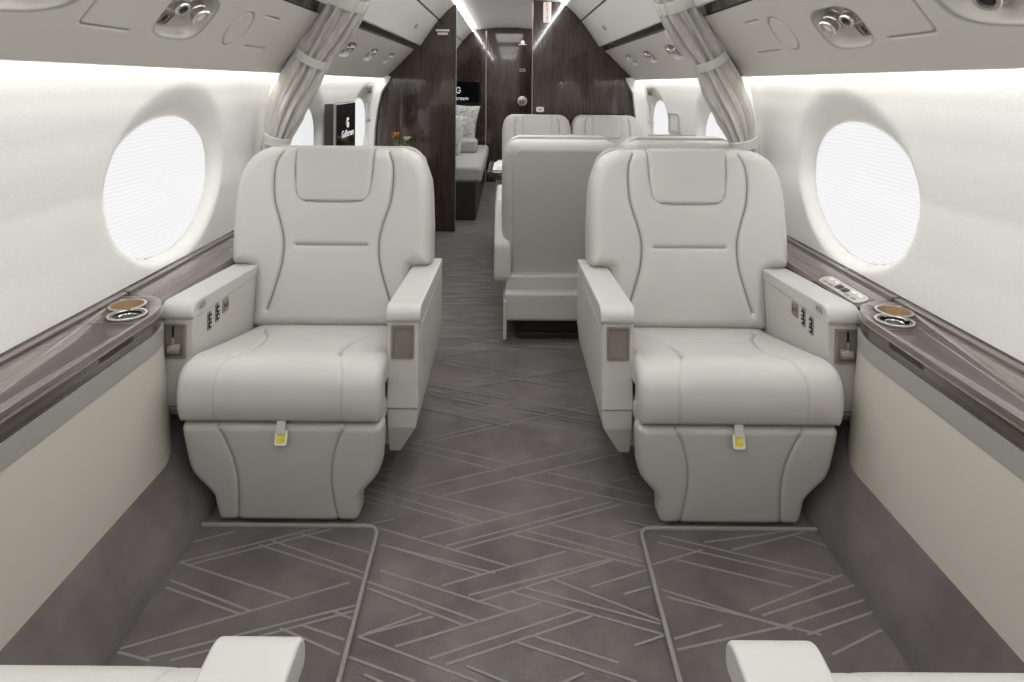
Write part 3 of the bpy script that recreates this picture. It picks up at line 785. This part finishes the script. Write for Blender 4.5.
# conference table with a folded cloth
t = thing('conference_table', 'dark wood conference table between the two double seats, mostly hidden', 'table', (.45,3.86,0))
prism('table_top', [(-.545,-.26),(-.575,-.23),(-.575,.23),(-.545,.26),(.47,.26),(.47,-.26)], 'z', .625, .65, M['wood'], t, bev=.004)
prism('table_frame', [(-.535,.60),(-.535,.625),(.46,.625),(.46,.575),(-.47,.575),(-.47,.60)], 'y', -.22, .22, M['fascia_wood'], t, bev=.003)
box('table_leg', -.10,.30,-.15,.10,.0,.60, M['wood'], t, bev=.01)
bm = bmesh.new()
for k in range(4): add_box(bm, -.545+.008*k,-.36-.005*k,-.20+.01*k,.12-.012*k,.651+.006*k,.6575+.006*k,.0028,2)
tag(finish(bm,'folded_napkin',M['white']), 'folded white napkin on the aisle end of the conference table', 'napkin').location = (.45,3.86,0)

# ------------------------------------------------------------------ bulkheads, door
def clip_poly(poly, x0, x1):
    def side(P, f, x):
        out=[]
        for i in range(len(P)):
            a,b=P[i-1],P[i]; fa,fb=f(a[0]),f(b[0])
            if fa!=fb:
                t_=(x-a[0])/(b[0]-a[0]); out.append((x,a[1]+t_*(b[1]-a[1])))
            if fb: out.append(b)
        return out
    P = side(poly, lambda v: v>=x0, x0); return side(P, lambda v: v<=x1, x1)
fullp = [(1.06,0),(1.08,.6)] + bp[2:] + [(0,1.82)] + [(-x,z) for x,z in bp[2:][::-1]] + [(-1.08,.6),(-1.06,0)]
pl_ = tag(prism('wall_partition_left', clip_poly(fullp,-1.2,-.415), 'y', YB, YB+.05, M['wood'], bev=.004), kind='structure'); pl_.name = 'wall_front_left'
pr_ = tag(prism('wall_front_right', clip_poly(fullp,.175,1.2), 'y', YB, YB+.05, M['wood'], bev=.004), kind='structure')
tag(prism('wall_front', fullp, 'y', YF, YF+.05, M['wood'], bev=.0), kind='structure')
d = tag(prism('door_1', [(-.262,.01),(-.262,1.77),(-.14,1.795),(.0,1.80),(.16,1.795),(.29,1.77),(.29,.01)], 'y', YF-.03, YF-.001, M['wood'], bev=.004), kind='structure')
tube('door_edge', [(-.268,YF-.035,.01),(-.268,YF-.035,1.765)], .008, M['bronze'], d)
lathe('round_emblem', [(.058,.0),(.058,.006),(.052,.008),(.001,.008)], M['nickel'], d, n=28, mtx=frame_mtx((.155,YF-.031,.948),(1,0,0),(0,-1,0)))
for k,(a,b2) in enumerate(((-.022,.03),(0,.04),(.022,.03))):
    box('emblem_bar', .155+a-.005,.155+a+.005,YF-.041,YF-.038,.935-b2*.6,.95+b2*.5, M['blackm'], d, bev=0)
ring('latch_plate', .066,.030,.004,.006,.003, frame_mtx((.155,YF-.031,1.31),(1,0,0),(0,-1,0)), M['nickel'], d)
plate('lamp_plate', .09,.012,.003,.003, frame_mtx((.155,YF-.031,1.61),(1,0,0),(0,-1,0)), M['nickel'], d)
lathe('lamp_dot', [(.022,0),(.02,.012),(.001,.016)], M['textlit'], d, n=16, mtx=frame_mtx((.155,YF-.031,1.635),(1,0,0),(0,-1,0)))
for sg, tn, (a_,b3,c3) in ((-1,11,(1.03,1.012,.925)),(1,12,(.978,.962,.905))):
    I = [(a_+.01,.585),(a_,.80),(b3,.95),((b3+c3)/2+.012,1.08),(c3,1.165),(c3-.01,1.20)]
    O = [(1.075,.585),(1.08,.8),(1.07,.95),(1.05,1.08),(1.03,1.165),(.95,1.205)]
    tag(prism('trim_%d' % tn, I+O[::-1], 'y', 4.90, 4.958, M['bin'], bev=.006, sx=sg), kind='structure')
# bright edge trims of the door frames
tag(tube('trim_7', [(.176,YB-.006,.0),(.176,YB-.006,1.79)], .004, M['bronze']), kind='structure')
tag(tube('trim_8', [(-.414,YB-.006,.0),(-.414,YB-.006,1.76)], .003, M['bronze']), kind='structure')

ex = thing('exit_sign', 'white vertical EXIT sign with red letters high on the wood bulkhead', 'sign', (.288,YB-.001,1.705))
plate('sign_plate', .062,.160,.006,.005, frame_mtx((0,0,0),(1,0,0),(0,-1,0)), M['white'], ex)
for k,ch_ in enumerate('EXIT'):
    text('letter', ch_, .048, frame_mtx((0,-.006,.056-.037*k),(1,0,0),(0,-1,0)), M['red'], ex)
pp = thing('wall_switch', 'small white rounded switch plate low on the right wood bulkhead', 'switch', (.238,YB-.001,.952))
plate('switch_plate', .060,.040,.012,.004, frame_mtx((0,0,0),(1,0,0),(0,-1,0)), M['white'], pp)
plate('switch_button', .026,.012,.004,.006, frame_mtx((0,0,0),(1,0,0),(0,-1,0)), M['bronze'], pp)
pp = thing('wall_placard', 'small two-line metal placard on the left wood partition', 'placard', (-.522,YB-.001,1.545))
plate('upper_line', .105,.016,.003,.002, frame_mtx((0,0,.014),(1,0,0),(0,-1,0)), M['nickel'], pp)
plate('lower_line', .080,.018,.003,.002, frame_mtx((0,0,-.012),(1,0,0),(0,-1,0)), M['nickel'], pp)

# ------------------------------------------------------------------ screens
def logo_ring(parent, mtx, R):
    """round mark above the wordmark: open ring with a short inward bar"""
    bm = bmesh.new()
    add_tube(bm, [mtx @ Vector((R*.72*math.cos(a), R*math.sin(a), .001)) for a in np.linspace(.55,2*PI-.25,22)], R*.13, 5)
    add_tube(bm, [mtx @ Vector((R*.05,-R*.05,.001)), mtx @ Vector((R*.75,-R*.05,.001))], R*.12, 5)
    finish(bm, 'screen_logo', M['textlit'], parent)
s = thing('wall_screen', 'black screen with white logo standing before the left wall windows', 'screen', (-.955,3.65,.90))
s.rotation_euler.z = .03
box('screen_body', -.035,.012,-.27,.27,-.17,.135, M['blackm'], s, bev=.006)
box('screen_bezel', -.008,.016,-.262,.262,-.165,.130, M['greyband'], s, bev=.003)
g = box('screen_glass', .014,.019,-.215,.262,-.16,.128, M['black'], s, bev=.001)
mt = frame_mtx((.020,.0,-.045),(0,1,0),(1,0,0)); 
mt = frame_mtx((.020,.06,-.045),(0,1,0),(1,0,0)); mt2 = frame_mtx((.020,.05,.018),(0,1,0),(1,0,0))
text('screen_text', 'Gulfstream', .056, mt, M['textlit'], s, squash=1.25)
logo_ring(s, mt2, .027)
s = thing('aft_screen', 'black screen with white wordmark on the far wall, half behind the partition', 'screen', (-.475,YF-.001,1.025))
box('screen_body', -.28,.135,-.03,0,-.15,.15, M['black'], s, bev=.004)
text('screen_text', 'Gulfstream', .062, frame_mtx((-.135,-.032,-.050),(1,0,0),(0,-1,0)), M['textlit'], s)
logo_ring(s, frame_mtx((-.115,-.032,.045),(1,0,0),(0,-1,0)), .034)

# ------------------------------------------------------------------ sofa group beyond the partition
s = thing('side_sofa', 'grey side-facing sofa along the left wall beyond the wood partition', 'sofa', (-.65,6.35,0))
box('base', -.35,.375,-.98,.95,.0,.32, M['blackm'], s, bev=.006)
box('seat_cushion', -.35,.425,-1.0,.95,.32,.452, M['sofa'], s, bev=.035, seg=4)
box('backrest', -.38,-.20,-1.0,.95,.44,.80, M['sofa'], s, bev=.04, seg=4)
box('arm_bolster', -.10,.33,.05,.30,.450,.585, M['sofa'], s, bev=.035, seg=4)
def cushion(label, w, h, th, loc, rot):
    n=24; V=[];F=[]
    for sd in (1,-1):
        for i in range(n+1):
            for j in range(n+1):
                a=-1+2*i/n; b=-1+2*j/n
                pin = 1-.10*(1-abs(b)**2)*abs(a)**4; pin2 = 1-.10*(1-abs(a)**2)*abs(b)**4
                hh=((1-a**4)*(1-b**4))**.5
                V.append((a*w/2*pin, sd*th/2*hh+.006*math.sin(7*a+3*b)*hh, b*h/2*pin2))
    m=(n+1)**2
    for sd in range(2):
        for i in range(n):
            for j in range(n):
                q=sd*m+i*(n+1)+j; F.append((q,q+1,q+n+2,q+n+1) if sd else (q,q+n+1,q+n+2,q+1))
    o=raw('throw_pillow',V,F,M['pillow']); o.location=loc; o.rotation_euler=rot
    return tag(o,label,'pillow','patterned pillows on the sofa')
cushion('tall patterned grey pillow standing below the far screen', .46,.46,.13,(-.56,6.86,.71),(-.12,.12,.05))
cushion('patterned grey pillow in the middle of the sofa pillows', .40,.42,.12,(-.62,6.22,.67),(-.2,.25,.2))
cushion('patterned grey pillow nearest to the camera on the sofa end', .38,.36,.12,(-.66,5.62,.61),(-.1,.42,.5))

# credenza on the left with flowers
c = thing('credenza', 'low dark wood credenza along the left wall by the partition, behind the left front seat', 'cabinet', (-.79,4.2,0))
box('body', -.14,.14,-.72,.74,.0,.52, M['wood'], c, bev=.006)
box('top', -.145,.15,-.73,.745,.52,.55, M['ledge_wood'], c, bev=.004)
for k in range(3): box('door', .14,.146,-.70+.48*k,-.24+.48*k,.06,.50, M['wood'], c, bev=.002)
v = thing('flower_vase', 'flower arrangement with orange and white blooms showing above the left front seat', 'flowers', (-.80,4.62,.551))
lathe('vase', [(.03,0),(.045,.02),(.05,.06),(.035,.10),(.03,.12),(.026,.12),(.026,.10)], M['glass'], v)
def stem(x,y,z): 
    return tube('stem', [(0,0,.08),(x*.4,y*.4,.08+z*.5),(x,y,z)], .0028, M['green'], v, n=6)
def bloom(name, x,y,z, R, mat, n, up):
    st = stem(x,y,z)
    bm = bmesh.new()
    for k in range(n):
        a=2*PI*k/n
        prof=[(0,.004),(R*.35,R*.22),(R*.8,R*.26),(R*1.15,.003)]
        pr=None
        for i,(d_,w_) in enumerate(prof):
            lift = d_*up - (d_/R)**2*R*.12
            c_=Vector((x+math.cos(a)*d_, y+math.sin(a)*d_, z+lift)); s_=Vector((-math.sin(a),math.cos(a),0))*w_
            row=[bm.verts.new(c_-s_+Vector((0,0,w_*.4))),bm.verts.new(c_),bm.verts.new(c_+s_+Vector((0,0,w_*.4)))]
            if pr:
                bm.faces.new((pr[0],pr[1],row[1],row[0])); bm.faces.new((pr[1],pr[2],row[2],row[1]))
            pr=row
    bmesh.ops.solidify(bm, geom=bm.faces[:], thickness=.0015)
    finish(bm, name, mat, st, sharp=80)
bloom('orange_bloom', -.010,-.02,.205,.025,M['orange'],6,1.5)
bloom('orange_bud', -.035,.0,.185,.014,M['orange'],5,2.5)
bloom('white_bloom', .070,-.01,.185,.026,M['petal'],8,1.0)
bloom('white_bloom', .052,.01,.172,.022,M['petal'],8,1.4)
bm = bmesh.new()
for k in range(9):
    a=k*.9; r=.05+.015*(k%3); z=.13+.01*(k%4)
    add_tube(bm,[(0,0,.08),(r*.6*math.cos(a),r*.6*math.sin(a),z),(r*1.3*math.cos(a),r*1.3*math.sin(a),z-.01)],[.002,.007,.001],5)
finish(bm,'leaves',M['green'],v)

# wall fittings by the forward bulkhead: loops and placards
for sg, nm in ((-1,'left'),(1,'right')):
    for y,z,w,h,lab in ((4.78,.93,.15,.15,'thin bright metal loop nearest the wood bulkhead on the %s wall'),(4.12,.90,.24,.13,'thin bright metal loop farther from the wood bulkhead on the %s wall')):
        if sg < 0 and w > .2: continue
        h_ = thing('wall_loop', lab % nm, 'handle', (sg*(wall_x(z)-.004),y,z))
        ring('loop', w,h,.010,.005,.007, frame_mtx((0,0,0),(0,1,0),(-sg,0,0)), M['nickel'], h_)
        plate('loop_base', w-.02,.02,.004,.006, frame_mtx((sg*.006,0,-h/2+.01),(0,1,0),(-sg,0,0)), M['nickel'], h_)
    h_ = thing('wall_vent', 'small dark slotted plate under the %s light strip near the bulkhead' % nm, 'vent', (sg*(wall_x(1.10)-.002),4.72,1.10))
    plate('vent_plate', .14,.060,.006,.004, frame_mtx((0,0,0),(0,1,0),(-sg*.97,0,-.2)), M['greyband'], h_)
    for k in range(4): plate('vent_slot', .12,.006,.002,.0055, frame_mtx((0,0,-.02+.0133*k),(0,1,0),(-sg*.97,0,-.2)), M['blackm'], h_)
    # bin latch
    y_=4.3; p=(sg*.632,y_,1.531)
    h_ = thing('bin_latch', 'small grey latch plate on the %s overhead bin near the bulkhead' % nm, 'latch', p)
    plate('latch_plate', .09,.030,.005,.004, frame_mtx((0,0,0),(0,1,0),(-sg*.82,0,-.57)), M['greyband'], h_)
    plate('latch_key', .03,.014,.003,.006, frame_mtx((0,0,0),(0,1,0),(-sg*.82,0,-.57)), M['nickel'], h_)

# ------------------------------------------------------------------ overhead service units
def gasper(name, sg, y, s, off, R, L_, parent, tilt):
    """adjustable nozzle that leans out of its socket"""
    n = Vector((-SN[0]*sg, tilt, -SN[1])).normalized(); o = Vector(psu_pt(sg,y,s,off))
    m = frame_mtx(o,(0,1,0),n)
    k = lathe(name, [(R*1.25,-.012),(R*1.28,.002),(R*1.1,.006),(R*1.02,L_*.45),(R,L_*.5),(R*.93,L_*.55),(R*.95,L_*.92),(R*.85,L_),(R*.60,L_),(R*.55,L_*.8),(R*.02,L_*.8)], M['nickel'], parent, n=28, mtx=m, cap=False)
    return k, m
for sg, nm in ((-1,'left'),(1,'right')):
    yc, scn = REC[sg][0][:2]
    u = thing('overhead_service_unit', 'recessed reading light and air vent above the %s front window' % nm, 'reading light', (0,0,0), 0, 'near overhead reading light units')
    lt, m = gasper('reading_light', sg, yc+.035, scn+.018, -.028, .026, .048, u, -.25)
    lathe('lens', [(.0155,.0385),(.001,.041)], M['glass'], lt, n=20, mtx=m)
    av, m = gasper('air_vent', sg, yc-.065, scn+.026, -.028, .020, .040, u, -.25)
    lathe('nozzle_core', [(.0115,.032),(.008,.035),(.001,.036)], M['blackm'], av, n=20, mtx=m)
    mm = psu_frame(sg, yc-.035, scn-.034, -.0295)
    p = plate('call_button', .062,.040,.006,.003, mm, M['bronze'], u)
    ring('button_ring', .050,.030,.004,.003,.0045, mm, M['seam'], p)
    plate('button_icon', .012,.020,.004,.005, mm, M['blackm'], p)
    # long recess nearest the camera
    u = thing('overhead_grab_recess', 'dark nozzle in the long recess at the top %s corner of the picture' % nm, 'reading light', (0,0,0), 0, 'corner overhead light units')
    lt, m = gasper('reading_light', sg, 1.15, .168 if sg>0 else .19, -.026, .026, .034, u, -.3)
    lathe('lens', [(.015,.0285),(.001,.030)], M['blackm'], lt, n=20, mtx=m)
    gasper('air_vent', sg, 1.0, .185, -.026, .022, .030, u, -.3)
    ordn = ['nearest the curtain','in the middle of the row of three','nearest the wood bulkhead']
    for k, y in enumerate(FAR):
        u = thing('overhead_service_unit', 'chrome overhead light unit, %s side, %s' % (nm, ordn[k]), 'reading light', (0,0,0), 0, 'aft overhead reading light units')
        gasper('reading_light', sg, y+.035, .195, -.018, .018, .030, u, -.5)
        gasper('air_vent', sg, y-.035, .187, -.018, .015, .028, u, -.5)
        plate('call_button', .05,.022,.004,.004, psu_frame(sg, y, .155, -.0185), M['bronze'], u)

# ------------------------------------------------------------------ curtains
def make_curtain(sg, label):
    nm = 'left' if sg<0 else 'right'
    t = thing('curtain', label, 'curtain', (0,0,0), 0, 'tied curtains')
    cen = [(.56,2.40,1.62),(.645,2.45,1.45),(.715,2.52,1.36),(.80,2.58,1.25),(.865,2.61,1.14),(.925,2.63,1.03),(.962,2.65,.93),(.978,2.66,.87)]
    path = spline(cen, 16); n=len(path); na=150
    tt = np.linspace(0,1,n)
    wid = np.interp(tt, [0,.12,.28,.43,.56,.72,.85,1], [.070,.076,.078,.066,.074,.066,.047,.040])
    V=[];F=[]
    ph = [random.uniform(0,6.28) for _ in range(8)]
    P = [Vector(p) for p in path]
    for i,p in enumerate(P):
        d = (P[min(i+1,n-1)]-P[max(i-1,0)]).normalized()
        s = Vector((0,1,0)); s = (s-d*d.dot(s)).normalized(); u = d.cross(s)
        # u lies in the cabin's cross-section, across the curtain
        T_=tt[i]
        fold = .55+.06*math.sin(9*T_)
        for k in range(na):
            a = 2*PI*k/na
            w_ = 6*a+ph[0]+.8*math.sin(3.0*T_+ph[1])+.7*math.sin(2*a+3*T_)
            f_ = abs(math.sin(w_))**.5-.8 + .20*math.sin(17*a+ph[2]+3*T_) + .14*math.sin(11*a-3*T_+ph[3])
            r = wid[i]*(1+fold*f_)
            # small diagonal creases
            r += .0008*math.sin(40*T_+5*a+ph[4])
            q = p + u*math.cos(a)*r + s*math.sin(a)*r*.62
            V.append((sg*q.x,q.y,q.z))
    for i in range(n-1):
        for k in range(na):
            F.append((i*na+k,i*na+(k+1)%na,(i+1)*na+(k+1)%na,(i+1)*na+k))
    raw('fabric', V, F, M['curtain'], t)
    # tie bands: wide flat loops round the bundle
    def band(T_, name, grow, hw, tilt=0):
        i=int(T_*(n-1)); p=P[i]; d=(P[min(i+1,n-1)]-P[max(i-1,0)]).normalized()
        s=Vector((0,1,0)); s=(s-d*d.dot(s)).normalized(); u=d.cross(s)
        bm=bmesh.new(); rings=[]; nb=60
        for (dr,dz) in ((0,-hw),(.004,-hw),(.006,-hw*.85),(.0045,-.3*hw),(.006,0),(.0045,.3*hw),(.006,hw*.85),(.004,hw),(0,hw)):
            row=[]
            for k in range(nb):
                a=2*PI*k/nb; r=wid[i]*grow
                q = p+u*math.cos(a)*(r+dr)+s*math.sin(a)*(r*.70+dr)+d*(dz+tilt*math.cos(a)*r)
                row.append(bm.verts.new((sg*q.x,q.y,q.z)))
            rings.append(row)
        for R0,R1 in zip(rings, rings[1:]+rings[:1]):
            for k in range(nb): bm.faces.new((R0[k],R0[(k+1)%nb],R1[(k+1)%nb],R1[k]))
        finish(bm,name,M['tie'],t,sharp=40)
    band(.43,'tie_band',1.06,.019,.10); band(.125,'tie_band',1.06,.024,.1)
    band(.91,'tie_band',1.15,.020,0)
    # loose leading edge of the curtain that lies against the wall and overhead panel
    V=[];F=[]; nn_=70; mm_=26
    edge = spline([(.66,2.40,1.49),(.72,2.50,1.425),(.84,2.62,1.30),(.95,2.67,1.195),(.985,2.69,1.10),(1.02,2.69,1.0),(1.03,2.70,.9),(1.03,2.70,.84)], 12)
    E=[Vector(p) for p in edge]
    for i in range(nn_):
        T_=i/(nn_-1); a=E[int(T_*(len(E)-1))]; c_=P[int((.12+.88*T_)*(n-1))]
        for j in range(mm_):
            f_=j/(mm_-1); q=a.lerp(c_,f_); q.y += -.03*math.sin(PI*f_)+.010*math.sin(13*f_+7*T_)+.006*math.sin(31*f_+3*T_+1)
            V.append((sg*q.x,q.y,q.z))
    for i in range(nn_-1):
        for j in range(mm_-1): F.append((i*mm_+j,i*mm_+j+1,(i+1)*mm_+j+1,(i+1)*mm_+j))
    o=raw('loose_edge', V, F, M['curtain'], t)
    so=o.modifiers.new('s','SOLIDIFY'); so.thickness=.002
make_curtain(-1, 'cream curtain gathered with ties against the left wall')
make_curtain(1, 'cream curtain gathered with ties against the right wall')
# the rib the curtains hang from
for sg, tn in ((-1,9),(1,10)):
    P = [(1.06,.56),(1.065,.85),(1.055,1.02),(1.022,1.19),(.985,1.215),(.76,1.41)]
    Q = [(x-.028,z-.012) for x,z in P]
    tag(prism('trim_%d' % tn, P+Q[::-1], 'y', 2.74, 2.775, M['bin'], bev=.004, sx=sg), kind='structure')

# ------------------------------------------------------------------ light, camera, colour
def area(name, loc, rot, sx_, sy_, power, col=(1,.99,.98)):
    l = bpy.data.lights.new(name,'AREA'); l.shape='RECTANGLE'; l.size=sx_; l.size_y=sy_; l.energy=power; l.color=col
    o = bpy.data.objects.new(name,l); o.location=loc; o.rotation_euler=rot; link(o)
    return o
area('added_fill', (0,.2,1.77), (0,0,0), .35, 3.2, 14)  # area fills added to brighten the cabin, no fixtures in the ceiling here
area('added_fill', (0,3.2,1.77), (0,0,0), .35, 2.2, 7)
area('added_fill', (0,6.2,1.77), (0,0,0), .35, 1.6, 6)

W = bpy.data.worlds.new('world'); SC.world = W; W.use_nodes = True
W.node_tree.nodes['Background'].inputs['Color'].default_value = (.9,.95,1,1); W.node_tree.nodes['Background'].inputs['Strength'].default_value = .6
cam = bpy.data.cameras.new('camera'); co = bpy.data.objects.new('camera', cam); link(co)
co.location = (-.012, 0, 1.147); co.rotation_euler = (PI/2, -.008, 0)
cam.sensor_fit='HORIZONTAL'; cam.sensor_width = 36; cam.lens = 640/1024*36
cam.shift_x = 4/1024; cam.shift_y = -257/1024; cam.clip_start = .02
SC.camera = co
vs = SC.view_settings
SC.display_settings.display_device = 'sRGB'
vs.view_transform='Standard'; vs.look='None'; vs.gamma=1; vs.exposure=0; vs.use_curve_mapping=False
cy = SC.cycles
cy.use_denoising = True; cy.max_bounces=10; cy.diffuse_bounces=6; cy.glossy_bounces=5; cy.caustics_reflective=False; cy.caustics_refractive=False; cy.sample_clamp_indirect=6
